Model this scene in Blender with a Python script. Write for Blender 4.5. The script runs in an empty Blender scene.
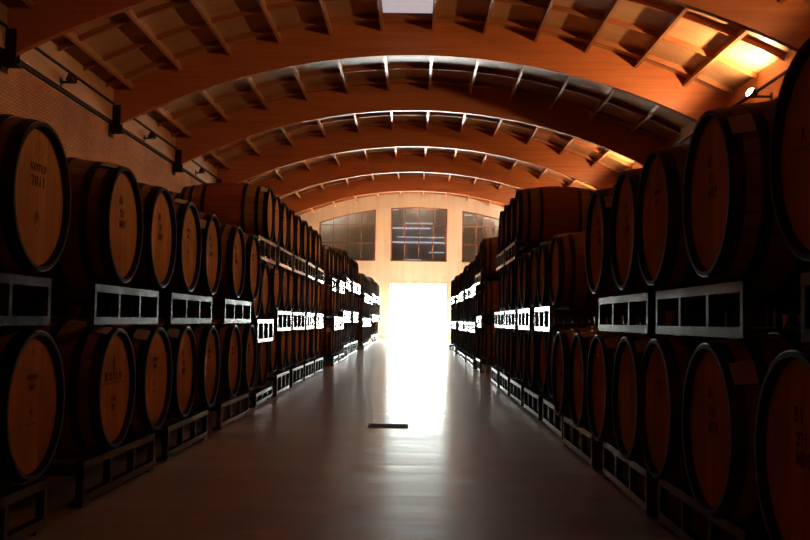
import bpy, bmesh, math, random
from mathutils import Vector, Matrix
random.seed(7)
PI = math.pi
SC = bpy.context.scene
COL = SC.collection

# ------------------------------------------------------------------ camera, light, exposure
H = 0.875                    # camera height
F = 970.0                    # focal length in pixels of the 810 wide frame
cam_d = bpy.data.cameras.new('camera'); cam_d.sensor_width = 36; cam_d.lens = F/810*36
cam_d.clip_start = .05; cam_d.clip_end = 300
cam = bpy.data.objects.new('camera', cam_d); COL.objects.link(cam)
yaw = math.atan(10.8/F); pitch = math.atan(50.8/F); roll = math.radians(.9)
cam.matrix_world = (Matrix.Translation((0, 0, H)) @ Matrix.Rotation(yaw, 4, 'Z') @
                    Matrix.Rotation(PI/2+pitch, 4, 'X') @ Matrix.Rotation(roll, 4, 'Z'))
SC.camera = cam
SC.view_settings.view_transform = 'Standard'; SC.view_settings.look = 'None'
SC.view_settings.exposure = .12; SC.view_settings.gamma = 1; SC.view_settings.use_curve_mapping = False
SC.cycles.use_denoising = True
SC.cycles.max_bounces = 10; SC.cycles.diffuse_bounces = 6; SC.cycles.glossy_bounces = 5
SC.cycles.sample_clamp_indirect = 15
SC.cycles.caustics_reflective = False; SC.cycles.caustics_refractive = False

SKY = 60.0                   # daylight outside the far doorway
LAMP = 520.0                 # tungsten wall floodlights
world = bpy.data.worlds.new('sky'); SC.world = world; world.use_nodes = True
bg = world.node_tree.nodes['Background']
bg.inputs[0].default_value = (.90, 1, .94, 1); bg.inputs[1].default_value = SKY
pl = bpy.data.lights.new('doorway_daylight', 'AREA'); pl.shape = 'RECTANGLE'; pl.size = 2.85; pl.size_y = 2.9
pl.cycles.is_portal = True
po = bpy.data.objects.new('doorway_daylight', pl); COL.objects.link(po)
po.location = (.13, 47.25, 1.4); po.rotation_euler = (-PI/2, 0, 0)   # shines towards -Y, into the hall
sun_d = bpy.data.lights.new('sun', 'SUN'); sun_d.energy = 600; sun_d.angle = .01; sun_d.color = (1, .95, .88)
sun = bpy.data.objects.new('sun', sun_d); COL.objects.link(sun); sun.rotation_euler = (math.radians(-55), math.radians(4), 0)

# ------------------------------------------------------------------ dimensions
XL, XR = -6.42, 6.44         # side walls
XC = (XL+XR)/2
YB, YW = -3.0, 47.0          # wall behind the camera, far wall
R0 = 13.54; ZCR = 6.40; CZ = ZCR-R0       # underside arc of the arched beams
def arc(x, dr=0.0):
    r = R0+dr
    return CZ+math.sqrt(r*r-(x-XC)**2)
BEAMS = [4.145+5.285*k for k in range(8)]    # 4.1 ... 41.1

# ------------------------------------------------------------------ materials
def mat(name, col, rough=.5, metal=0.0, spec=.5):
    m = bpy.data.materials.new(name); m.use_nodes = True
    b = m.node_tree.nodes['Principled BSDF']
    b.inputs['Base Color'].default_value = (*col, 1); b.inputs['Roughness'].default_value = rough
    b.inputs['Metallic'].default_value = metal; b.inputs['Specular IOR Level'].default_value = spec
    return m, m.node_tree, b
def N(nt, t, **kw):
    n = nt.nodes.new(t)
    for k, v in kw.items(): setattr(n, k, v)
    return n
def ramp(nt, fac, stops):
    r = N(nt, 'ShaderNodeValToRGB'); e = r.color_ramp.elements
    while len(e) < len(stops): e.new(.5)
    for i, (p, c) in enumerate(stops): e[i].position = p; e[i].color = (*c, 1)
    nt.links.new(fac, r.inputs[0]); return r.outputs[0]
def math_n(nt, op, a, b=None, c=None):
    n = N(nt, 'ShaderNodeMath', operation=op)
    for i, v in enumerate((a, b, c)):
        if v is None: continue
        if isinstance(v, (int, float)): n.inputs[i].default_value = v
        else: nt.links.new(v, n.inputs[i])
    return n.outputs[0]
def noise(nt, scale, vscale=(1, 1, 1), detail=4, rough=.6, coord='Object', extra=None):
    tc = N(nt, 'ShaderNodeTexCoord'); mp = N(nt, 'ShaderNodeMapping'); mp.inputs['Scale'].default_value = vscale
    nt.links.new(tc.outputs[coord], mp.inputs[0])
    n = N(nt, 'ShaderNodeTexNoise'); n.inputs['Scale'].default_value = scale; n.inputs['Detail'].default_value = detail
    n.inputs['Roughness'].default_value = rough
    if extra is not None:
        ad = N(nt, 'ShaderNodeVectorMath', operation='ADD')
        nt.links.new(mp.outputs[0], ad.inputs[0]); nt.links.new(extra, ad.inputs[1]); nt.links.new(ad.outputs[0], n.inputs['Vector'])
    else:
        nt.links.new(mp.outputs[0], n.inputs['Vector'])
    return n.outputs['Fac']
def bump(nt, b, h, strength, dist=.01):
    n = N(nt, 'ShaderNodeBump'); n.inputs['Strength'].default_value = strength; n.inputs['Distance'].default_value = dist
    nt.links.new(h, n.inputs['Height']); nt.links.new(n.outputs[0], b.inputs['Normal'])
def mulcol(nt, col, val):
    n = N(nt, 'ShaderNodeMix', data_type='RGBA', blend_type='MULTIPLY'); n.inputs[0].default_value = 1
    nt.links.new(col, n.inputs[6]); nt.links.new(val, n.inputs[7]); return n.outputs[2]

def wood(name, c1, c2, vs, rough=.4, scale=3, rnd=.25):
    m, nt, b = mat(name, c1, rough)
    oi = N(nt, 'ShaderNodeObjectInfo')
    f = noise(nt, scale, vs, 6, .65, extra=oi.outputs['Location'])
    c = ramp(nt, f, [(.3, c1), (.7, c2)])
    v = math_n(nt, 'MULTIPLY_ADD', oi.outputs['Random'], rnd, 1-rnd/2)
    cb = N(nt, 'ShaderNodeCombineColor')
    for i in range(3): nt.links.new(v, cb.inputs[i])
    nt.links.new(mulcol(nt, c, cb.outputs[0]), b.inputs['Base Color'])
    bump(nt, b, f, .15, .004)
    return m

M = {}
M['beam'] = wood('glulam_beam', (.40, .115, .03), (.56, .19, .055), (.35, 1, 9), .42, 1.6, .1)
M['joist'] = wood('joist_wood', (.38, .17, .075), (.52, .27, .13), (6, .3, 6), .3, 2)
M['batten'] = wood('batten_wood', (.30, .10, .035), (.42, .17, .07), (.3, 6, 6), .4, 2)
M['deck'] = wood('deck_plywood', (.34, .20, .10), (.47, .29, .155), (.7, 2.5, 1), .3, 2.5)
M['frieze'] = wood('frieze_board', (.42, .22, .10), (.52, .29, .14), (6, .3, 6), .5, 1.5)

def m_floor():
    m, nt, b = mat('polished_concrete', (.2, .18, .16), .3)
    a = noise(nt, 1.5, (.22, 1.8, 1), 7, .72)              # bands running across the aisle
    c = noise(nt, 3, (.7, 1.2, 1), 7, .7)
    g = noise(nt, .5, (1, 1, 1), 3, .5)
    mix = math_n(nt, 'MULTIPLY_ADD', a, .65, math_n(nt, 'MULTIPLY', c, .35))
    nt.links.new(ramp(nt, mix, [(.34, (.24, .195, .14)), (.5, (.50, .43, .33)), (.66, (.78, .70, .56))]), b.inputs['Base Color'])
    r = math_n(nt, 'MULTIPLY_ADD', mix, 1.6, -.30)
    nt.links.new(math_n(nt, 'MULTIPLY_ADD', g, .12, r), b.inputs['Roughness'])
    wv = noise(nt, 1.6, (.35, 2.2, 1), 5, .6)
    hsum = math_n(nt, 'MULTIPLY_ADD', wv, 1.0, math_n(nt, 'MULTIPLY', c, .12))
    bump(nt, b, hsum, .10, .02)
    b.inputs['Coat Roughness'].default_value = .19
    nt.links.new(math_n(nt, 'MULTIPLY_ADD', mix, 2.2, -.82), b.inputs['Coat Weight'])
    nt.links.new(b.inputs['Normal'].links[0].from_socket, b.inputs['Coat Normal'])
    return m
M['floor'] = m_floor()
def m_brick():
    m, nt, b = mat('small_brick', (.3, .15, .08), .8)
    tc = N(nt, 'ShaderNodeTexCoord'); sp = N(nt, 'ShaderNodeSeparateXYZ'); cb = N(nt, 'ShaderNodeCombineXYZ')
    nt.links.new(tc.outputs['Object'], sp.inputs[0])
    nt.links.new(math_n(nt, 'ADD', sp.outputs[1], sp.outputs[0]), cb.inputs[0]); nt.links.new(sp.outputs[2], cb.inputs[1])
    br = N(nt, 'ShaderNodeTexBrick'); nt.links.new(cb.outputs[0], br.inputs['Vector'])
    br.inputs['Scale'].default_value = 1; br.inputs['Brick Width'].default_value = .19
    br.inputs['Row Height'].default_value = .056; br.inputs['Mortar Size'].default_value = .008
    br.inputs['Color1'].default_value = (.62, .27, .095, 1); br.inputs['Color2'].default_value = (.50, .21, .075, 1)
    br.inputs['Mortar'].default_value = (.20, .10, .05, 1); br.inputs['Mortar Smooth'].default_value = .2
    big = noise(nt, .55, (1, 1, 1), 5, .65)
    nt.links.new(mulcol(nt, br.outputs['Color'], ramp(nt, big, [(.35, (.62, .55, .5)), (.6, (1, 1, 1))])), b.inputs['Base Color'])
    bump(nt, b, br.outputs['Fac'], -.5, .01)
    return m
M['brick'] = m_brick()
def m_plaster():
    m, nt, b = mat('cream_plaster', (.78, .66, .5), .75)
    f = noise(nt, 1.2, (3, 3, .25), 4, .6)
    nt.links.new(ramp(nt, f, [(.3, (.70, .61, .50)), (.6, (.80, .72, .61))]), b.inputs['Base Color'])
    return m
M['plaster'] = m_plaster()
M['steel_black'] = mat('black_steel', (.02, .018, .016), .7, 0, .1)[0]
M['rubber'] = mat('black_plastic', (.012, .012, .012), .5)[0]
def m_galv():
    m, nt, b = mat('galvanised_steel', (.42, .41, .40), .2, .72)
    f = noise(nt, 9, (1, 1, 1), 4, .6)
    gc = (ramp(nt, f, [(.35, (.14, .115, .09)), (.7, (.36, .33, .29))]))
    oi = N(nt, 'ShaderNodeObjectInfo'); v = math_n(nt, 'MULTIPLY_ADD', math_n(nt, 'POWER', oi.outputs['Random'], 1.6), .95, .22)
    cb = N(nt, 'ShaderNodeCombineColor')
    for i in range(3): nt.links.new(v, cb.inputs[i])
    nt.links.new(mulcol(nt, gc, cb.outputs[0]), b.inputs['Base Color'])
    nt.links.new(math_n(nt, 'MULTIPLY_ADD', f, .16, .09), b.inputs['Roughness'])
    return m
M['galv'] = m_galv()
M['hoop'] = mat('barrel_hoop_steel', (.06, .045, .036), .32, 1.0)[0]
def m_stave():
    m, nt, b = mat('oak_staves', (.2, .1, .05), .7, 0, .12)
    tc = N(nt, 'ShaderNodeTexCoord'); sp = N(nt, 'ShaderNodeSeparateXYZ'); nt.links.new(tc.outputs['Object'], sp.inputs[0])
    z = math_n(nt, 'SUBTRACT', sp.outputs[2], .345)
    an = math_n(nt, 'ARCTAN2', sp.outputs[1], z)
    k = math_n(nt, 'MULTIPLY', an, 30/(2*PI))
    fr = math_n(nt, 'FRACT', math_n(nt, 'ADD', k, 50.0)); fl = math_n(nt, 'FLOOR', math_n(nt, 'ADD', k, 50.0))
    wn = N(nt, 'ShaderNodeTexWhiteNoise', noise_dimensions='1D'); oi = N(nt, 'ShaderNodeObjectInfo')
    nt.links.new(math_n(nt, 'MULTIPLY_ADD', oi.outputs['Random'], 97.0, fl), wn.inputs['W'])
    joint = math_n(nt, 'GREATER_THAN', math_n(nt, 'ABSOLUTE', math_n(nt, 'SUBTRACT', fr, .5)), .475)
    # wine-red stained belly between the inner hoops
    ax = math_n(nt, 'ABSOLUTE', sp.outputs[0])
    belly = math_n(nt, 'LESS_THAN', ax, .20)
    rnd = math_n(nt, 'GREATER_THAN', oi.outputs['Random'], .35)
    bl = math_n(nt, 'MULTIPLY', belly, rnd)
    f = noise(nt, 4, (.5, 4, 4), 5, .6)
    c1 = ramp(nt, math_n(nt, 'MULTIPLY_ADD', wn.outputs[0], .4, math_n(nt, 'MULTIPLY', f, .6)), [(.2, (.26, .115, .05)), (.8, (.40, .20, .09))])
    c2 = ramp(nt, math_n(nt, 'MULTIPLY_ADD', wn.outputs[0], .4, math_n(nt, 'MULTIPLY', f, .6)), [(.2, (.27, .07, .028)), (.8, (.38, .115, .05))])
    mx = N(nt, 'ShaderNodeMix', data_type='RGBA'); nt.links.new(bl, mx.inputs[0]); nt.links.new(c1, mx.inputs[6]); nt.links.new(c2, mx.inputs[7])
    m2 = N(nt, 'ShaderNodeMix', data_type='RGBA'); nt.links.new(joint, m2.inputs[0]); nt.links.new(mx.outputs[2], m2.inputs[6]); m2.inputs[7].default_value = (.11, .045, .02, 1)
    rim = N(nt, 'ShaderNodeMix', data_type='RGBA'); nt.links.new(math_n(nt, 'GREATER_THAN', ax, .425), rim.inputs[0])
    nt.links.new(m2.outputs[2], rim.inputs[6]); rim.inputs[7].default_value = (.045, .026, .016, 1)
    nt.links.new(rim.outputs[2], b.inputs['Base Color'])
    return m
M['stave'] = m_stave()
def m_head():
    m, nt, b = mat('oak_head', (.5, .26, .1), .65, 0, .15)
    tc = N(nt, 'ShaderNodeTexCoord'); sp = N(nt, 'ShaderNodeSeparateXYZ'); nt.links.new(tc.outputs['Object'], sp.inputs[0])
    k = math_n(nt, 'MULTIPLY_ADD', sp.outputs[1], 11.0, 40.0)
    fr = math_n(nt, 'FRACT', k); fl = math_n(nt, 'FLOOR', k)
    wn = N(nt, 'ShaderNodeTexWhiteNoise', noise_dimensions='1D'); oi = N(nt, 'ShaderNodeObjectInfo')
    nt.links.new(math_n(nt, 'MULTIPLY_ADD', oi.outputs['Random'], 53.0, fl), wn.inputs['W'])
    joint = math_n(nt, 'GREATER_THAN', math_n(nt, 'ABSOLUTE', math_n(nt, 'SUBTRACT', fr, .5)), .482)
    f = noise(nt, 5, (1, 6, .6), 5, .65, extra=oi.outputs['Location'])
    s = math_n(nt, 'MULTIPLY_ADD', wn.outputs[0], .35, math_n(nt, 'MULTIPLY', f, .65))
    c = ramp(nt, s, [(.2, (.46, .20, .065)), (.5, (.60, .285, .10)), (.8, (.72, .37, .14))])
    dirt = noise(nt, 2.2, (1, 1, 1), 4, .6, extra=oi.outputs['Location'])
    c = mulcol(nt, c, ramp(nt, dirt, [(.3, (.72, .68, .64)), (.55, (1, 1, 1))]))
    m2 = N(nt, 'ShaderNodeMix', data_type='RGBA'); nt.links.new(joint, m2.inputs[0]); nt.links.new(c, m2.inputs[6]); m2.inputs[7].default_value = (.33, .145, .05, 1)
    nt.links.new(m2.outputs[2], b.inputs['Base Color'])
    return m
M['head'] = m_head()
M['tag'] = mat('paper_tag', (.62, .52, .40), .8)[0]
M['tagink'] = mat('tag_print', (.25, .16, .10), .8)[0]
M['ink'] = mat('burnt_stencil', (.23, .09, .036), .8)[0]
M['frame'] = mat('brown_window_frame', (.23, .10, .06), .5)[0]
M['white'] = None
M['dark'] = mat('drain_pit_shade', (.012, .011, .01), .9, 0, 0)[0]
M['ground'] = mat('pale_yard_concrete', (.6, .58, .54), .8)[0]
M['canopy'] = mat('canopy_grey_metal', (.5, .47, .43), .6)[0]
def m_glass():
    m, nt, b = mat('window_glass', (1, 1, 1), .03)
    b.inputs['Transmission Weight'].default_value = 1; b.inputs['IOR'].default_value = 1.45
    b.inputs['Base Color'].default_value = (.8, .83, .86, 1)
    return m
M['glass'] = m_glass()
def emi(name, col, s):
    m, nt, b = mat(name, col, .5); b.inputs['Emission Color'].default_value = (*col, 1); b.inputs['Emission Strength'].default_value = s
    return m
M['lens'] = emi('lit_floodlight_lens', (1, .82, .6), 40)
M['white'] = emi('white_skylight_panel', (.80, .78, .86), .42)
M['tube'] = emi('glowing_streak', (.75, .86, 1), .55)  # glow put in for the light streaks in the window glass

# ------------------------------------------------------------------ helpers
def box(bm, x0, x1, y0, y1, z0, z1):
    v = [bm.verts.new(p) for p in ((x0, y0, z0), (x1, y0, z0), (x1, y1, z0), (x0, y1, z0), (x0, y0, z1), (x1, y0, z1), (x1, y1, z1), (x0, y1, z1))]
    for f in ((3, 2, 1, 0), (4, 5, 6, 7), (0, 1, 5, 4), (1, 2, 6, 5), (2, 3, 7, 6), (3, 0, 4, 7)): bm.faces.new([v[i] for i in f])
def obox(bm, c, ex, ey, ez):            # oriented box: centre and three half-extent vectors
    c, ex, ey, ez = map(Vector, (c, ex, ey, ez)); v = []
    for sz in (-1, 1):
        for sx, sy in ((-1, -1), (1, -1), (1, 1), (-1, 1)): v.append(bm.verts.new(c+ex*sx+ey*sy+ez*sz))
    for f in ((3, 2, 1, 0), (4, 5, 6, 7), (0, 1, 5, 4), (1, 2, 6, 5), (2, 3, 7, 6), (3, 0, 4, 7)): bm.faces.new([v[i] for i in f])
def prism(bm, sec0, sec1):              # hull between two equal polygons
    a = [bm.verts.new(p) for p in sec0]; b = [bm.verts.new(p) for p in sec1]; n = len(a)
    bm.faces.new(a[::-1]); bm.faces.new(b)
    for i in range(n): bm.faces.new((a[i], a[(i+1) % n], b[(i+1) % n], b[i]))
def lathe(bm, prof, n=48, closed=False, zc=.345):   # prof: (x, r) around local X axis at height zc
    rings = []
    for x, r in prof: rings.append([bm.verts.new((x, r*math.cos(2*PI*i/n), zc+r*math.sin(2*PI*i/n))) for i in range(n)])
    m = len(rings)
    for j in range(m if closed else m-1):
        A, B = rings[j], rings[(j+1) % m]
        for i in range(n): bm.faces.new((A[i], A[(i+1) % n], B[(i+1) % n], B[i]))
    return rings
def mesh(name, bm, mats, smooth=False, bevel=0):
    if bevel: bmesh.ops.bevel(bm, geom=[e for e in bm.edges if e.calc_face_angle(0) > .6], offset=bevel, segments=2, affect='EDGES', profile=.7)
    bmesh.ops.recalc_face_normals(bm, faces=bm.faces)
    me = bpy.data.meshes.new(name); bm.to_mesh(me); bm.free()
    for mm in (mats if isinstance(mats, (list, tuple)) else [mats]): me.materials.append(mm)
    if smooth:
        for p in me.polygons: p.use_smooth = True
        try: me.set_sharp_from_angle(angle=math.radians(35))
        except Exception: pass
    return me
def obj(name, me, parent=None, loc=None):
    o = bpy.data.objects.new(name, me); COL.objects.link(o)
    if parent is not None: o.parent = parent
    if loc: o.location = loc
    return o
def tag(o, label, cat, group=None):
    o['label'] = label; o['category'] = cat
    if group: o['group'] = group
    return o
def struct(name, bm, m, parent=None, bevel=0):
    o = obj(name, mesh(name, bm, m, bevel=bevel), parent)
    if parent is None: o['kind'] = 'structure'
    return o
def empty(name, loc=(0, 0, 0), rz=0):
    o = bpy.data.objects.new(name, None); COL.objects.link(o); o.empty_display_size = .1
    o.location = loc; o.rotation_euler = (0, 0, rz); return o
def copy_tree(o, parent=None):
    c = o.copy(); COL.objects.link(c)
    if parent is not None: c.parent = parent
    for ch in o.children: copy_tree(ch, c)
    return c
ORD = ['', 'first', 'second', 'third', 'fourth', 'fifth', 'sixth', 'seventh', 'eighth', 'ninth', 'tenth', 'eleventh', 'twelfth',
       'thirteenth', 'fourteenth', 'fifteenth', 'sixteenth', 'seventeenth', 'eighteenth', 'nineteenth', 'twentieth', 'twenty-first', 'twenty-second']

# ------------------------------------------------------------------ shell
bm = bmesh.new(); box(bm, XL-.3, XR+.3, YB-.3, YW+.3, -.2, 0); struct('floor', bm, M['floor'])
ZT = 4.87                   # top of brick
for nm, x0, x1 in (('wall_left', XL-.3, XL), ('wall_right', XR, XR+.3)):
    bm = bmesh.new(); box(bm, x0, x1, YB-.3, YW+.3, 0, 6.2); struct(nm, bm, M['brick'])
bm = bmesh.new(); box(bm, XL, XR, YB-.3, YB, 0, 8); struct('wall_back', bm, M['brick'])
# roof deck: curved slab
NSEG = 28
xs = [XL-.3+(XR-XL+.6)*i/NSEG for i in range(NSEG+1)]
bm = bmesh.new()
sec = [(x, 0, arc(x, .71)) for x in xs]+[(x, 0, arc(x, .86)) for x in xs[::-1]]
prism(bm, [(x, YB-.3, z) for x, _, z in sec], [(x, YW+.6, z) for x, _, z in sec])
struct('ceiling', bm, M['deck'])

# far wall with doorway and three windows
DX0, DX1, DZ = -1.28, 1.54, 2.72
WR = 15.0; WT = 6.42
def wtop(x): return WT-WR+math.sqrt(WR*WR-(x-.12)**2)
WINS = [(-4.73, -1.98), (-1.25, 1.50), (2.22, 4.97)]; SILL = 3.76
bm = bmesh.new()
cuts = sorted(set([XL-.3, XR+.3, DX0, DX1]+[v for w in WINS for v in w]))
def col(x0, x1, zlo, zhi):
    n = max(1, int((x1-x0)/.35))
    for i in range(n):
        a = x0+(x1-x0)*i/n; b = x0+(x1-x0)*(i+1)/n
        la, lb = (zlo(a), zlo(b)) if callable(zlo) else (zlo, zlo)
        ha, hb = (zhi(a), zhi(b)) if callable(zhi) else (zhi, zhi)
        prism(bm, [(a, YW, la), (b, YW, lb), (b, YW, hb), (a, YW, ha)], [(a, YW+.28, la), (b, YW+.28, lb), (b, YW+.28, hb), (a, YW+.28, ha)])
top = lambda x: arc(x, .72)
for a, b in zip(cuts[:-1], cuts[1:]):
    mid = (a+b)/2; door = DX0 < mid < DX1; win = any(w[0] < mid < w[1] for w in WINS)
    base = DZ if door else 0
    if win: col(a, b, base, SILL); col(a, b, wtop, top)
    else: col(a, b, base, top)
bmesh.ops.remove_doubles(bm, verts=bm.verts, dist=1e-4)
struct('wall_far', bm, M['plaster'])
# windows
for wi, (a, b) in enumerate(WINS):
    bm = bmesh.new(); t = .07; y0, y1 = YW+.06, YW+.14
    box(bm, a, b, y0, y1, SILL, SILL+t); box(bm, a, a+t, y0, y1, SILL, wtop(a)); box(bm, b-t, b, y0, y1, SILL, wtop(b))
    n = 8
    for i in range(n):
        p = a+(b-a)*i/n; q = a+(b-a)*(i+1)/n
        prism(bm, [(p, y0, wtop(p)-t), (q, y0, wtop(q)-t), (q, y0, wtop(q)), (p, y0, wtop(p))], [(p, y1, wtop(p)-t), (q, y1, wtop(q)-t), (q, y1, wtop(q)), (p, y1, wtop(p))])
    w = struct('window_%d' % (wi+1), bm, M['frame'])
    bm = bmesh.new()
    for i in range(1, 4):
        x = a+(b-a)*i/4; box(bm, x-.02, x+.02, y0+.01, y1-.01, SILL+t, wtop(x)-t)
    for z in (SILL+.87, SILL+1.74):
        lo, hi = a+t, b-t
        box(bm, lo, hi, y0+.015, y1-.015, z-.02, z+.02)
    obj('glazing_bar', mesh('glazing_bar', bm, M['frame']), w)
    bm = bmesh.new()
    prism(bm, [(a+.02, y0+.035, SILL+.02), (b-.02, y0+.035, SILL+.02), (b-.02, y0+.035, wtop(b)-.02), ((a+b)/2, y0+.035, wtop((a+b)/2)-.02), (a+.02, y0+.035, wtop(a)-.02)],
          [(a+.02, y0+.043, SILL+.02), (b-.02, y0+.043, SILL+.02), (b-.02, y0+.043, wtop(b)-.02), ((a+b)/2, y0+.043, wtop((a+b)/2)-.02), (a+.02, y0+.043, wtop(a)-.02)])
    obj('glass_pane', mesh('glass_pane', bm, M['glass']), w)
# door lining
bm = bmesh.new(); box(bm, DX0, DX0+.05, YW-.02, YW+.3, 0, DZ-.05); box(bm, DX1-.05, DX1, YW-.02, YW+.3, 0, DZ-.05); box(bm, DX0, DX1, YW-.02, YW+.3, DZ-.05, DZ)
struct('door_1', bm, M['plaster'])
# yard outside and the doorway canopy, boxed in to block sky from the windows
bm = bmesh.new(); box(bm, -40, 40, YW+.3, 120, -.2, -.01); struct('ground_outside', bm, M['ground'])
bm = bmesh.new()
box(bm, -5.6, 5.9, YW+.3, YW+1.3, 3.15, 3.3); box(bm, -5.6, 5.9, YW+1.2, YW+1.3, 3.3, 7.3); box(bm, -5.6, 5.9, YW+.3, YW+1.3, 7.2, 7.3)
box(bm, -5.6, -5.5, YW+.3, YW+1.3, 3.3, 7.2); box(bm, 5.8, 5.9, YW+.3, YW+1.3, 3.3, 7.2)
for i in range(20):
    x = -5.4+i*.58; box(bm, x, x+.06, YW+1.14, YW+1.2, 3.3, 7.2)
struct('wall_canopy', bm, M['canopy'])
k = 970/(YW+.95)
for i, (p0, p1, py) in enumerate([(404, 433, 223), (391, 430, 228), (397, 444, 237), (390, 444, 242), (429, 444, 252), (403, 421, 259.5), (392, 397, 209.5), (464, 472, 214)]):  # glowing tubes stand in for pale streaks of light in the windows
    bm = bmesh.new()
    ra = .034 if i in (1, 3) else .022
    x0 = (p0-416)/k; x1 = (p1-416)/k; z = H+(320.8-py)/k
    for (xa, xb, r) in ((x0, x1, ra),):
        ring = [[(x, r*math.cos(2*PI*j/10)+YW+.95, z+r*math.sin(2*PI*j/10)) for j in range(10)] for x in (xa, xb)]
        prism(bm, ring[0], ring[1])
    t = obj('light_streak', mesh('light_streak', bm, M['tube'], True))
    tag(t, ['short pale glowing tube', 'wide bright glowing tube', 'long thin glowing tube', 'longest bright glowing tube', 'short pale glowing tube', 'short faint glowing tube', 'tiny pale glowing tube', 'tiny pale glowing tube'][i]
        + ' for a light streak behind the ' + ('right' if i == 7 else 'centre') + ' window, ' +
        ['second from the top', 'third from the top', 'just below the middle', 'just above the lower bar', 'lower right', 'lowest along the sill', 'topmost', 'alone at its upper left'][i], 'lamp', 'light streaks behind the windows')

cl = bpy.data.lights.new('canopy_fill', 'POINT'); cl.energy = 22; cl.color = (1, .86, .72); cl.shadow_soft_size = .2  # added fill light with no fixture, brightens the canopy interior
co = bpy.data.objects.new('canopy_fill', cl); COL.objects.link(co); co.location = (.1, YW+.7, 7.0)
# ledger boards, gaps and frieze on both side walls
for s, xw, nm in ((1, XL, 'left'), (-1, XR, 'right')):
    def bx(bm, d0, d1, z0, z1): box(bm, min(xw+s*d0, xw+s*d1), max(xw+s*d0, xw+s*d1), YB, YW, z0, z1)
    bm = bmesh.new(); bx(bm, 0, .05, ZT, ZT+.045); o = struct('trim_%d' % (1 if s > 0 else 4), bm, M['steel_black'])
    bm = bmesh.new(); bx(bm, 0, .06, ZT+.07, ZT+.40); o = struct('trim_%d' % (2 if s > 0 else 5), bm, M['frieze'])
    bm = bmesh.new(); bx(bm, 0, .07, ZT+.45, 6.1); o = struct('trim_%d' % (3 if s > 0 else 6), bm, M['frieze'])
    bm = bmesh.new()
    box(bm, *(sorted((xw+s*.05, xw+s*.09))), YB, YW, ZT+.405, ZT+.445); struct('trim_%d' % (7 if s > 0 else 8), bm, M['steel_black'])

# ------------------------------------------------------------------ arched beams
BN = ['', 'nearest', 'second', 'third', 'fourth', 'fifth', 'farthest']
for k, yb in enumerate(BEAMS):
    n = k-1                                       # 1 = nearest in view
    root = empty('roof_beam', (XC, yb, arc(XL+.1)))
    lab = {-1: 'arched glulam beam above and behind the camera', 0: 'arched glulam beam above the camera, out of the top of view'}.get(n) or \
        ('orange-brown arched timber roof beam spanning the hall, %s from the camera' % (BN[n] if n > 1 else 'first')
         if n < 6 else 'thin looking arched timber beam farthest away, just before the cream wall')
    tag(root, lab, 'beam', 'arched roof beams')
    bm = bmesh.new(); K = 48; a0 = math.asin((XL+.02-XC)/R0); a1 = -a0
    prev = None
    for i in range(K+1):
        a = a0+(a1-a0)*i/K
        ring = [bm.verts.new(((R0+dr)*math.sin(a), dy, CZ+(R0+dr)*math.cos(a)-root.location.z)) for dr, dy in ((0, -.065), (0, .065), (.71, .065), (.71, -.065))]
        if prev:
            for j in range(4): bm.faces.new((prev[j], prev[(j+1) % 4], ring[(j+1) % 4], ring[j]))
        else: bm.faces.new(ring[::-1])
        prev = ring
    bm.faces.new(prev)
    obj('arch', mesh('arch', bm, M['beam']), root)
    for s in (-1, 1):
        bm = bmesh.new()
        xe = (XR-XC-.02)*s; w = .21
        zb = -.06
        for dy in (-.078, .078): box(bm, min(xe, xe-s*w), max(xe, xe-s*w), dy-.008, dy+.008, zb-.05, zb+.50)
        box(bm, min(xe, xe-s*w*1.15), max(xe, xe-s*w*1.15), -.09, .09, zb-.08, zb-.04)
        box(bm, min(xe, xe-s*.015), max(xe, xe-s*.015), -.12, .12, zb-.16, zb+.52)
        obj('steel_shoe', mesh('steel_shoe', bm, M['steel_black']), root)

# ceiling battens across each bay (fixed under the deck) and joists between the beams
ti = 10
edges = [YB]+BEAMS+[YW]
for b0, b1 in zip(edges[:-1], edges[1:]):
    n = 4 if b1-b0 > 4.5 else 3
    for j in range(n):
        y = b0+(b1-b0)*(j+.55)/n
        bm = bmesh.new(); K = 36; prev = None
        for i in range(K+1):
            x = XL+.08+(XR-XL-.16)*i/K
            ring = [bm.verts.new((x, y+dy, arc(x, dr))) for dr, dy in ((.61, -.025), (.61, .025), (.71, .025), (.71, -.025))]
            if prev:
                for q in range(4): bm.faces.new((prev[q], prev[(q+1) % 4], ring[(q+1) % 4], ring[q]))
            else: bm.faces.new(ring[::-1])
            prev = ring
        bm.faces.new(prev)
        struct('trim_%d' % ti, bm, M['batten']); ti += 1
JX = [XC+.1+1.05*i for i in range(-6, 6)]
JX = [14.1*math.sin((-.75+1.03*i)/14.1) for i in range(-5, 7)]
BAY = ['behind the camera', 'over the camera', 'before the nearest beam', 'between nearest and second beams', 'between second and third beams',
       'between third and fourth beams', 'between fourth and fifth beams', 'between fifth and farthest beams', 'between farthest beam and cream wall']
for bi, (b0, b1) in enumerate(zip(edges[:-1], edges[1:])):
    for ji, x in enumerate(JX):
        if x > XR-.15: continue
        L = b1-b0-.13
        bm = bmesh.new()
        a = math.asin((x-XC)/R0); ux = Vector((math.cos(a), 0, -math.sin(a))); uz = Vector((math.sin(a), 0, math.cos(a)))
        obox(bm, uz*.0925, ux*.03, (0, L/2, 0), uz*.0925)
        o = obj('ceiling_joist', mesh('ceiling_joist', bm, M['joist']))
        p = Vector((XC, 0, CZ))+uz*(R0+.525); o.location = (p.x, (b0+b1)/2, p.z)
        tag(o, 'wooden ceiling joist %s, %s from the left wall' % (BAY[bi], ORD[ji+1]), 'joist', 'ceiling joists between the arched beams')
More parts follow.
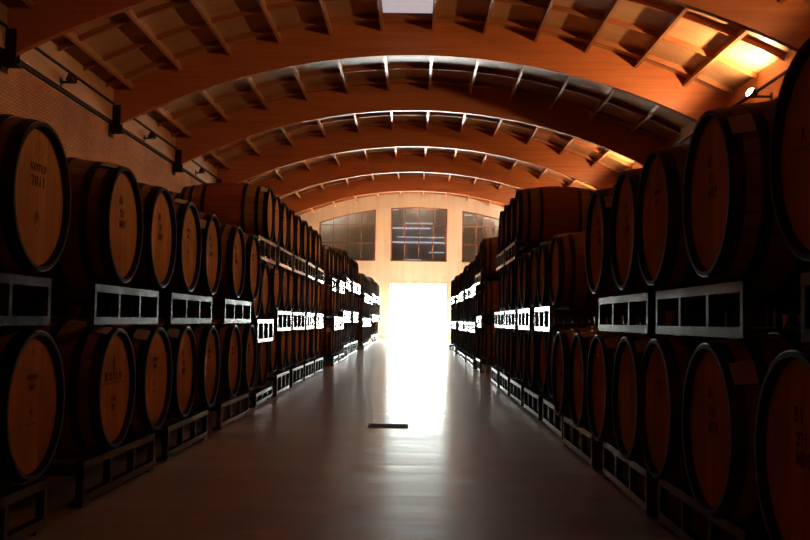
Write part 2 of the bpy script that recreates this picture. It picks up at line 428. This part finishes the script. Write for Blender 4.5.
# white skylight panel between two crown joists
bm = bmesh.new(); x0, x1 = -.72, .25
zt = arc(0, .53)
box(bm, x0, x1, 16.9, 18.75, zt-.02, zt+.05)
o = obj('ceiling_panel', mesh('ceiling_panel', bm, M['white'], bevel=.006)); tag(o, 'white skylight panel glowing between two joists at the crown of the ceiling', 'skylight')

# ------------------------------------------------------------------ wall floodlights
def floodlight(y, side, lit, power, label, color=(1, .55, .25)):
    s = 1 if side == 'left' else -1; bl = .34 if lit else .17
    xw = XL if s > 0 else XR
    root = empty('wall_floodlight', (xw+s*.06, y, 5.02)); root.rotation_euler = (0, 0, 0 if s > 0 else PI)
    tag(root, label, 'lamp', 'floodlights on the side wall boards')
    bm = bmesh.new(); box(bm, 0, .02, -.05, .05, -.07, .07); box(bm, .02, bl-.04, -.015, .015, -.02, .02)
    obj('bracket', mesh('bracket', bm, M['rubber']), root)
    bm = bmesh.new()                           # open-topped tapered housing, tilted up and outward
    c = Vector((bl, 0, .05)); up = Vector((.85, 0, .53)).normalized(); u = Vector((0, 1, 0)); v = up.cross(u)
    def ring(h, a, b): return [c+up*h+u*a*sx+v*b*sy for sx, sy in ((-1, -1), (1, -1), (1, 1), (-1, 1))]
    bot = [bm.verts.new(p) for p in ring(-.07, .05, .035)]; tp = [bm.verts.new(p) for p in ring(.05, .11, .08)]; ti_ = [bm.verts.new(p) for p in ring(.05, .10, .07)]; inn = [bm.verts.new(p) for p in ring(.0, .09, .06)]
    bm.faces.new(bot[::-1]); bm.faces.new(inn)
    for i in range(4):
        j = (i+1) % 4
        bm.faces.new((bot[i], bot[j], tp[j], tp[i])); bm.faces.new((tp[i], tp[j], ti_[j], ti_[i])); bm.faces.new((ti_[i], ti_[j], inn[j], inn[i]))
    obj('housing', mesh('housing', bm, M['rubber']), root)
    bm = bmesh.new(); q = [bm.verts.new(p) for p in ring(.035, .097, .067)]; q2 = [bm.verts.new(p) for p in ring(.10, .055, .04)]
    bm.faces.new(q[::-1]); bm.faces.new(q2)
    for i in range(4): bm.faces.new((q[i], q[(i+1) % 4], q2[(i+1) % 4], q2[i]))
    obj('lens', mesh('lens', bm, M['lens'] if lit else M['glass']), root)
    if lit:
        # the bulb: a warm spot with a very wide cone aimed up and into the hall
        ld = bpy.data.lights.new('floodlight_bulb', 'SPOT'); ld.energy = power; ld.color = color; ld.shadow_soft_size = .05
        ld.spot_size = math.radians(173); ld.spot_blend = .26
        lo = bpy.data.objects.new('floodlight_bulb', ld); COL.objects.link(lo); lo.parent = root
        lo.location = c+up*.16; lo.rotation_euler = (0, 0, 0)
        lo.rotation_euler = Vector((.62, 0, .78)).to_track_quat('-Z', 'Y').to_euler()
for i, (y, f) in enumerate([(6.8, .6), (12.1, .3), (17.4, 1.0), (27.95, .45), (33.2, .45), (38.5, .7), (44.0, .8)]):
    floodlight(y, 'right', True, LAMP*f, 'lit floodlight on the right wall board, %s' %
               ['beside the camera', 'over the nearest barrels', 'glowing between nearest and second roof beams', 'glowing between third and fourth roof beams',
                'glowing between fourth and fifth roof beams', 'between fifth and farthest roof beams', 'added unseen to brighten the cream end wall'][i], (1, .55, .25) if i < 5 else (1, .76, .55))  # last one is an added light for the end wall
floodlight(22.65, 'right', False, 0, 'unlit floodlight on the right wall board between second and third roof beams')
for i, y in enumerate([17.0, 22.3, 27.6, 32.9, 38.2]):
    floodlight(y, 'left', False, 0, 'small black unlit floodlight on the left wall board, %s from the camera' % ORD[i+1])

# ------------------------------------------------------------------ floor drain
root = empty('floor_drain', (-.21, 8.13, 0)); tag(root, 'narrow dark metal grated drain set in the aisle floor', 'drain')
bm = bmesh.new(); box(bm, -.15, .15, -.10, .10, .0, .003); obj('pit_shade', mesh('pit_shade', bm, M['dark']), root)  # flat dark plate on the floor, painted shade of the opening
bm = bmesh.new()
for a in ((-.165, .165, -.115, -.10), (-.165, .165, .10, .115), (-.165, -.15, -.10, .10), (.15, .165, -.10, .10)): box(bm, *a, 0, .005)
obj('rim', mesh('rim', bm, M['steel_black']), root)
bm = bmesh.new()
for i in range(13): box(bm, -.146+i*.0235, -.138+i*.0235, -.10, .10, .003, .005)
obj('grate', mesh('grate', bm, M['steel_black']), root)

# ------------------------------------------------------------------ barrel prototypes (local: front head towards +X, base at z=0)
RB, RE, LB = .345, .288, .95
def rad(x):                      # outer radius at axial position x (-L/2..L/2)
    t = 1-abs(x)/(LB/2); return RE+(RB-RE)*math.sin(PI/2*t)**.9 if t > 0 else RE
hx = LB/2
def stave_prof():
    p = [(hx-.045, .268), (hx, .274), (hx, RE)]
    n = 14
    for i in range(1, n): x = hx-LB*i/n; p.append((x, rad(x)))
    return p+[(-hx, RE), (-hx, .274), (-hx+.045, .268)]
def disc(bm, x0, x1, r, n=48, bulge=0):
    a = lathe(bm, [(x0, r), (x1, r)], n)
    bm.faces.new(a[0]); bm.faces.new(a[1])
HO = [(.472, .428), (.375, .338), (.235, .198)]
def hoop_bm(bm, a, b, n=48, e=.0035):
    lathe(bm, [(a, rad(a)-.003), (a, rad(a)+e), (b, rad(b)+e), (b, rad(b)-.003)], n, closed=True)
def barrel_meshes(n):
    d = {}
    bm = bmesh.new(); lathe(bm, stave_prof(), n, closed=False); d['staves'] = mesh('staves', bm, M['stave'], True)
    bm = bmesh.new(); disc(bm, hx-.050, hx-.028, .2695, n); d['head'] = mesh('head', bm, M['head'])
    bm = bmesh.new(); disc(bm, -hx+.050, -hx+.028, .2695, n); d['back_head'] = mesh('back_head', bm, M['head'])
    d['hoops'] = []
    for s in (1, -1):
        for a, b in HO:
            bm = bmesh.new(); hoop_bm(bm, s*a, s*b, n); d['hoops'].append(mesh('hoop', bm, M['hoop'], True))
    return d
BMN, BMM = barrel_meshes(56), barrel_meshes(32)
bm = bmesh.new()                 # far barrel, all in one mesh
for fn, mi in ((lambda: lathe(bm, stave_prof(), 24), 0), (lambda: disc(bm, hx-.05, hx-.028, .266, 24), 1), (lambda: disc(bm, -hx+.05, -hx+.028, .266, 24), 1),
               (lambda: [hoop_bm(bm, s*a, s*b, 24) for s in (1, -1) for a, b in HO], 2)):
    before = set(bm.faces); fn()
    for f in bm.faces:
        if f not in before: f.material_index = mi
BFAR = mesh('wine_barrel', bm, [M['stave'], M['head'], M['hoop']], True)
# paper tag wrapped on the top front staves, slightly to one side
def tag_mesh(ang, w=.085, l=.075):
    bm = bmesh.new(); n = 5; x1 = hx-.02; x0 = x1-l
    V = []
    for e in (.009, .0105):
        for x in (x1, x0):
            V.append([bm.verts.new((x, (rad(x)+e)*math.sin(ang+w/RE*(i/n-.5)), .345+(rad(x)+e)*math.cos(ang+w/RE*(i/n-.5)))) for i in range(n+1)])
    A, B, C_, D = V
    for i in range(n): bm.faces.new((A[i], A[i+1], B[i+1], B[i])); bm.faces.new((C_[i+1], C_[i], D[i], D[i+1])); bm.faces.new((A[i+1], A[i], C_[i], C_[i+1])); bm.faces.new((B[i], B[i+1], D[i+1], D[i]))
    bm.faces.new((A[0], B[0], D[0], C_[0])); bm.faces.new((A[n], C_[n], D[n], B[n]))
    return mesh('paper_tag', bm, M['tag'])
TAGS = {sg: [tag_mesh(sg*a) for a in (.35, .6, .85)] for sg in (-1, 1)}
# stencils on the head (local plane x = hx-.027)
PARTS = []
def text_mesh(lines):            # lines: (string, size, z, y, spacing)
    for s, size, z, y, sp in lines:
        bm = bmesh.new()
        cu = bpy.data.curves.new('t', 'FONT'); cu.body = s; cu.size = size; cu.align_x = 'CENTER'; cu.space_character = sp; cu.extrude = .0006
        cu.resolution_u = 2; cu.offset = size*.006
        ob = bpy.data.objects.new('t', cu); COL.objects.link(ob)
        dg = bpy.context.evaluated_depsgraph_get(); me = bpy.data.meshes.new_from_object(ob.evaluated_get(dg))
        me.transform(Matrix.Translation((hx-.0262, y, .345+z)) @ Matrix(((0, 0, 1, 0), (1, 0, 0, 0), (0, 1, 0, 0), (0, 0, 0, 1))))
        bm.from_mesh(me); bpy.data.objects.remove(ob); bpy.data.curves.remove(cu); bpy.data.meshes.remove(me)
        PARTS.append(('lettering', mesh('lettering', bm, M['ink'])))
def ringmark(z, r, w=.006, y=0):
    bm = bmesh.new(); n = 24; xx = hx-.0265
    o = [(bm.verts.new((xx, y+r*math.cos(2*PI*i/n), .345+z+r*math.sin(2*PI*i/n))), bm.verts.new((xx, y+(r-w)*math.cos(2*PI*i/n), .345+z+(r-w)*math.sin(2*PI*i/n)))) for i in range(n)]
    for i in range(n): bm.faces.new((o[i][0], o[(i+1) % n][0], o[(i+1) % n][1], o[i][1]))
    PARTS.append(('seal', mesh('seal', bm, M['ink'])))
def bar(y0, y1, z, t=.004):
    bm = bmesh.new(); box(bm, hx-.0268, hx-.0258, y0, y1, .345+z-t/2, .345+z+t/2); PARTS.append(('underline', mesh('underline', bm, M['ink'])))
def blob(z, r, y=0, n=5, k=.5):
    bm = bmesh.new(); vs = []
    for i in range(2*n):
        rr = r if i % 2 == 0 else r*k; a = PI/2+PI*i/n; vs.append(bm.verts.new((hx-.0262, y+rr*math.cos(a)*.75, .345+z+rr*math.sin(a))))
    bm.faces.new(vs); PARTS.append(('emblem', mesh('emblem', bm, M['ink'])))
def done():
    global PARTS
    p = PARTS; PARTS = []; return p
def st_a():                       # seal, name, year, crest
    text_mesh([('KOTLD', .044, .098, 0, 1.15), ('2011', .060, .040, 0, 1.2)])
    ringmark(.185, .034, .004); blob(.187, .016, 0, 3, .3); blob(-.075, .030, 0, 4, .55); ringmark(-.105, .030, .004); return done()
def st_b():                       # emblem over wide spaced name, line, lot lines
    text_mesh([('KOTLD', .060, .035, 0, 1.45), ('11 FR', .036, -.065, 0, 1), ('225', .036, -.108, 0, 1)])
    bar(-.17, .17, .022); blob(.135, .030, 0, 3, .5); blob(.100, .028, .004, 4, .5); bar(-.03, .03, -.17); return done()
def st_c():                       # lot block written in two rows
    text_mesh([('B1', .060, .100, -.02, 1), ('221', .052, .040, .0, 1), ('M09', .060, -.015, .01, 1)]); return done()
def st_d():                       # small signature and monogram
    text_mesh([('KOTLD', .030, .10, 0, 1), ('2011', .030, .06, 0, 1)]); blob(.205, .018); blob(-.03, .022, 0, 4); bar(-.05, .05, -.075); return done()
STEN = {'a': st_a(), 'b': st_b(), 'c': st_c(), 'd': st_d()}

def make_proto(BM):
    r = empty('wine_barrel'); obj('staves', BM['staves'], r); obj('head', BM['head'], r); obj('back_head', BM['back_head'], r)
    for h in BM['hoops']: obj('hoop', h, r)
    return r
P_near, P_mid = make_proto(BMN), make_proto(BMM)
P_far = obj('wine_barrel', BFAR)
def place_barrel(x_head, side, y, zc, lod, label, group, sten=None, tg=None):
    P = {'near': P_near, 'mid': P_mid, 'far': P_far}[lod]
    r = copy_tree(P)
    s = -1 if side == 'left' else 1            # left barrels face +X
    jx = random.uniform(-.012, .012); rz = (0 if side == 'left' else PI)+random.uniform(-.012, .012)
    r.location = (s*(x_head+hx+jx), y, zc-.345); r.rotation_euler = (0, 0, rz)
    tag(r, label, 'barrel', group)
    if sten:
        for nm_, me_ in STEN[sten]: obj(nm_, me_, r)
    if tg is not None: obj('paper_tag', TAGS[s][tg], r)['label'] = 'pale paper tag on the front staves'
    return r

# ------------------------------------------------------------------ rack prototypes (local: front frame at x=0, body towards -X, width along Y)
RW = 1.15
rack_cache = {}
def rack_parts(h, seat, front, floor_):
    key = (round(h, 3), round(seat, 3), front, floor_)
    if key in rack_cache: return rack_cache[key]
    drop = h-seat if front else 0
    D = .74; t = .036
    def frame(x):
        bm = bmesh.new(); z0, z1 = -drop, h-drop
        box(bm, x-t, x, -RW/2, RW/2, z0, z0+t); box(bm, x-t, x, -RW/2, RW/2, z1-t, z1)
        for i in range(4):
            wd = .028; y = -RW/2+(RW-wd)*i/3
            box(bm, x-t, x, y, y+wd, z0+t, z1-t)
        return bm
    parts = [('front_frame', mesh('front_frame', frame(0), M['galv'], bevel=.003)), ('rear_frame', mesh('rear_frame', frame(-D-(.09 if front else 0)), M['galv'], bevel=.003))]
    # end beams joining the frames
    back = -D-(.09 if front else 0)
    for y in (-RW/2+.02, RW/2-.02):
        bm = bmesh.new(); zz = min(seat, h-drop)-.045
        box(bm, back, -t, y-.018, y+.018, zz-.02, zz+.02); parts.append(('side_beam', mesh('side_beam', bm, M['galv'])))
    if front:                                  # rails under the barrels, set back from the front frame
        for x in (-.17, -.80):
            bm = bmesh.new(); box(bm, x-.03, x, -RW/2+.02, RW/2-.02, seat-.03, seat); parts.append(('support_rail', mesh('support_rail', bm, M['steel_black'])))
    if floor_:
        for x in (-.03, back):
            for y in (-RW/2+.05, RW/2-.05):
                bm = bmesh.new(); box(bm, x-.04, x+.025, y-.04, y+.04, -.02-drop*0, 0 if not front else 0); parts.append(('foot', mesh('foot', bm, M['rubber'])))
    rack_cache[key] = parts; return parts
rack_proto = {}
def place_rack(x_front, side, y, z, h, seat, front, floor_, label, group):
    drop = h-seat if front and not floor_ else 0
    hh = seat if (front and floor_) else h     # floor racks stand on their own frames
    key = (round(hh, 3), seat, front, floor_)
    if key not in rack_proto:
        r = empty('barrel_rack')
        for nm, me in rack_parts(hh, seat, front, floor_): obj(nm, me, r)
        rack_proto[key] = r
    else: r = copy_tree(rack_proto[key])
    s = -1 if side == 'left' else 1
    r.location = (s*x_front, y, z); r.rotation_euler = (0, 0, (0 if side == 'left' else PI)+random.uniform(-.02, .02))
    tag(r, label, 'rack', group)

# ------------------------------------------------------------------ stacks
RF = rad(hx-.12)                 # radius where the rails touch
TIER = {(2, 0): 'bottom', (2, 1): 'top', (3, 0): 'bottom', (3, 1): 'middle', (3, 2): 'top'}
LOOK = {}
def stack(side, sname, a_head, a_rack, cols, high, lod, special={}, sp=.36, rdy=0, single=()):
    """cols: list of tiers; tiers[t] = list of (y_centre, z_rack, seat, vis_h[, half spacing])"""
    gb = 'wine barrels in the %s' % sname; gr = 'steel racks in the %s' % sname
    for t, lst in enumerate(cols):
        tn = TIER[(high, t)]; nb = 1; nr = 1
        for item in lst:
            y, z, seat, vh = item[:4]; hs = item[4] if len(item) > 4 else sp
            front = a_rack < a_head
            cx = random.uniform(-.035, .035) if lod != 'near' else 0
            place_rack(a_rack+cx, side, y+(item[5] if len(item) > 5 else rdy), z, vh, seat, front, t == 0, 'steel barrel rack, %s, %s tier, %s from camera' % (sname, tn, ORD[nr]), gr); nr += 1
            zc = z+seat+RF
            for q in (-1, 1):
                if (t, y) in single and q < 0: continue
                if (t, y) in single: q = 1.3
                sten, tg, extra = special.get((t, nb), (None, None, ''))
                if (t, nb) not in special and lod != 'far' and random.random() < .35: tg = random.choice((0, 1, 2))
                if lod == 'near' and sten is None and (t, nb) not in special and random.random() < .7: sten = random.choice('dcd')
                lab = '%s, %s, %s tier, %s from camera' % (extra or 'oak wine barrel', sname, tn, ORD[nb])
                place_barrel(a_head+cx, side, y+q*hs, zc, lod, lab, gb, sten, tg); nb += 1
def tiers(z0, seats): # rack bottoms from seats
    z = z0; out = []
    for s in seats: out.append((z, s)); z += s+2*RF
    return out

# left, nearest two-high stack
SEAT = .19
tz = tiers(.02, [SEAT, SEAT])
L = [[(y, tz[0][0], SEAT, SEAT, hs) for y, hs in ((3.45, .37), (5.21, .39), (6.68, .36), (8.36, .40))],
     [(y, tz[1][0], SEAT, SEAT, hs) for y, hs in ((3.39, .37), (5.25, .375), (6.70, .36), (8.38, .40))]]
L[0][0] += (-.05,); L[1][0] += (-.02,)
stack('left', 'left nearest stack', 1.465, 1.49, L, 2, 'near', {
    (0, 2): ('d', None, 'dim oak barrel with small monogram'), (0, 3): ('b', 0, 'barrel with wide KOTLD stencil and tag'), (0, 4): ('d', 1, 'barrel with paper tag'),
    (0, 5): ('c', 1, 'barrel with paper tag and dark emblem'),
    (1, 2): ('a', None, 'large barrel stencilled KOTLD 2011'), (1, 3): ('c', 0, 'barrel with tag and red stained belly'), (1, 4): ('c', None, 'bare oak barrel'),
    (1, 5): ('d', 0, 'small barrel with paper tag'), (1, 1): (None, None, 'barrel cut off by left frame edge')}, rdy=-.19)
# left three-high stack
zC5 = tiers(.02, [.22, .10, .11]); zC4 = tiers(.02, [.12, .10, .11])
yl = (11.54, 12.98, 14.42, 15.86)
L = [[(10.1, .02, .12, .12)]+[(y, .02, .22, .22) for y in yl],
     [(10.1, zC4[1][0], .10, .23)]+[(y, zC5[1][0], .10, .23) for y in yl],
     [(10.1, 1.49, .21, .23)]+[(y, zC5[2][0], .11, .22) for y in yl]]
stack('left', 'left three-high stack', 1.60, 1.55, L, 3, 'near', {(2, 1): (None, 1, 'side-on reddish barrel')}, single={(2, 10.1)})
# left stack beyond the gap
zs = tiers(.02, [.15, .13, .13]); zt_ = tiers(.02, [.29, .13, .13])
ys = [18.95+1.42*i for i in range(6)]
L = [[(y, (zs if i < 2 else zt_)[t][0], (zs if i < 2 else zt_)[t][1], .24 if t else (.15 if i < 2 else .29)) for i, y in enumerate(ys)] for t in range(3)]
stack('left', 'left stack beyond the gap', 1.60, 1.55, L, 3, 'mid')
ys = [29.7+1.42*i for i in range(10)]
L = [[(y, (zs if i < 4 else zt_)[t][0], (zs if i < 4 else zt_)[t][1], .24 if t else (.15 if i < 4 else .29)) for i, y in enumerate(ys)] for t in range(3)]
stack('left', 'left farthest stack', 1.60, 1.55, L, 3, 'far')

# right, nearest stack
L = [[(y, tz[0][0], SEAT, SEAT, hs) for y, hs in ((2.22, .36), (3.76, .39), (5.06, .355), (6.48, .36))],
     [(y, tz[1][0], SEAT, SEAT, hs) for y, hs in ((2.14, .36), (3.79, .39), (5.12, .355))]]
stack('right', 'right nearest stack', 1.005, 1.08, L, 2, 'near', {
    (0, 2): ('c', None, 'barrel cut by right frame edge'), (0, 3): ('c', 2, 'barrel with lot stencil, tag'), (0, 4): ('d', None, 'plain dim oak barrel'),
    (0, 5): (None, 1, 'barrel with paper tag on top'),
    (1, 2): ('b', None, 'largest barrel stencilled with wide KOTLD name'), (1, 3): ('c', 2, 'large barrel with tag on its shoulder'), (1, 4): ('d', None, 'barrel with small monogram'),
    (1, 5): ('c', None, 'narrow looking oak barrel')})
# right three-high stack
L = [[(y, .02, .20, .20) for y in (7.93, 9.36, 10.79, 12.22, 13.65)],
     [(y, tz[1][0], .18, .21) for y in (8.62, 10.06, 11.5, 12.94)],
     [(y, tz[1][0]+.18+2*RF, .16, .21) for y in (11.55, 12.98)]]
stack('right', 'right three-high stack', 1.16, 1.12, L, 3, 'near', {(1, 1): (None, 0, 'side-on dark barrel with paper tag'), (2, 1): (None, None, 'side-on reddish barrel')})
# right stack beyond the gap
ys = [17.35+1.42*i for i in range(6)]; zr = tiers(.02, [.20, .13, .13]); zq = tiers(.02, [.13, .09, .09])
L = [[(y, (zr if i < 1 else zq)[t][0], (zr if i < 1 else zq)[t][1], .19 if t else (.20 if i < 1 else .13)) for i, y in enumerate(ys)] for t in range(3)]
stack('right', 'right stack beyond the gap', 1.18, 1.12, L, 3, 'mid')
ys = [26.6+1.42*i for i in range(4)]
L = [[(y, zq[t][0], zq[t][1], .18 if t else .13) for i, y in enumerate(ys)] for t in range(3)]
stack('right', 'right farthest stack', 1.18, 1.12, L, 3, 'far')
# second row behind the left front row
L = [[(y, tz[t][0], SEAT, SEAT) for y in (3.4, 5.1, 6.6, 8.1)] for t in range(2)]
stack('left', 'left rear row behind nearest stack', 2.60, 2.68, L, 2, 'mid')
L = [[(y, zC5[t][0], zC5[t][1], .25 if t == 0 else .21) for y in (11.5, 12.94)] for t in range(3)]
stack('left', 'left rear row behind three-high stack', 2.72, 2.68, L, 3, 'mid')
L = [[(y, tz[t][0], SEAT, SEAT) for y in (3.3, 4.8, 6.3)] for t in range(2)]
stack('right', 'right rear row behind nearest stack', 2.15, 2.23, L, 2, 'mid')
# rows further back, unseen, added to block light behind the racks
def back_rows(side, rows, ys, zs_, label):
    bm = bmesh.new(); sg = -1 if side == 'left' else 1
    for a in rows:
        for y in ys:
            for z0 in zs_:
                for yy in (y-.36, y+.36):
                    c = Vector((sg*(a+hx), yy, z0)); rg = []
                    for x, rr in ((hx, RE), (hx*.6, .325), (0, RB), (-hx*.6, .325), (-hx, RE)):
                        rg.append([bm.verts.new(c+Vector((x, rr*math.cos(2*PI*q/16), rr*math.sin(2*PI*q/16)))) for q in range(16)])
                    for A, B in zip(rg[:-1], rg[1:]):
                        for q in range(16): bm.faces.new((A[q], A[(q+1) % 16], B[(q+1) % 16], B[q]))
                    for e in (rg[0], rg[-1]): bm.faces.new(e).material_index = 1
    o = obj('rear_barrels', mesh('rear_barrels', bm, [M['stave'], M['head']], True)); o['kind'] = 'stuff'
    tag(o, label, 'barrels')
back_rows('right', (3.3, 4.45), [1.6+1.45*i for i in range(5)], (.02+SEAT+RF, tz[1][0]+SEAT+RF), 'unseen rear rows of barrels behind the right nearest stack')
back_rows('left', (3.75, 4.9), [3.4+1.45*i for i in range(5)], (.02+SEAT+RF, tz[1][0]+SEAT+RF), 'unseen rear rows of barrels behind the left nearest stack')
back_rows('right', (2.4, 4.0), [9.6+1.45*i for i in range(3)]+[17.35+1.45*i for i in range(9)], (.36, 1.13), 'unseen rear rows of barrels behind the right distant stacks')
back_rows('left', (3.9, 5.1), [11.5+1.45*i for i in range(3)], (.36, 1.15), 'unseen rear rows of barrels behind the left three-high stack')
back_rows('left', (2.75, 4.2), [18.95+1.45*i for i in range(6)]+[29.7+1.45*i for i in range(9)], (.36, 1.13), 'unseen rear rows of barrels behind the left distant stacks')
# drop the barrel patterns the copies were taken from
for P in (P_near, P_mid, P_far):
    for ch in list(P.children): bpy.data.objects.remove(ch)
    bpy.data.objects.remove(P)
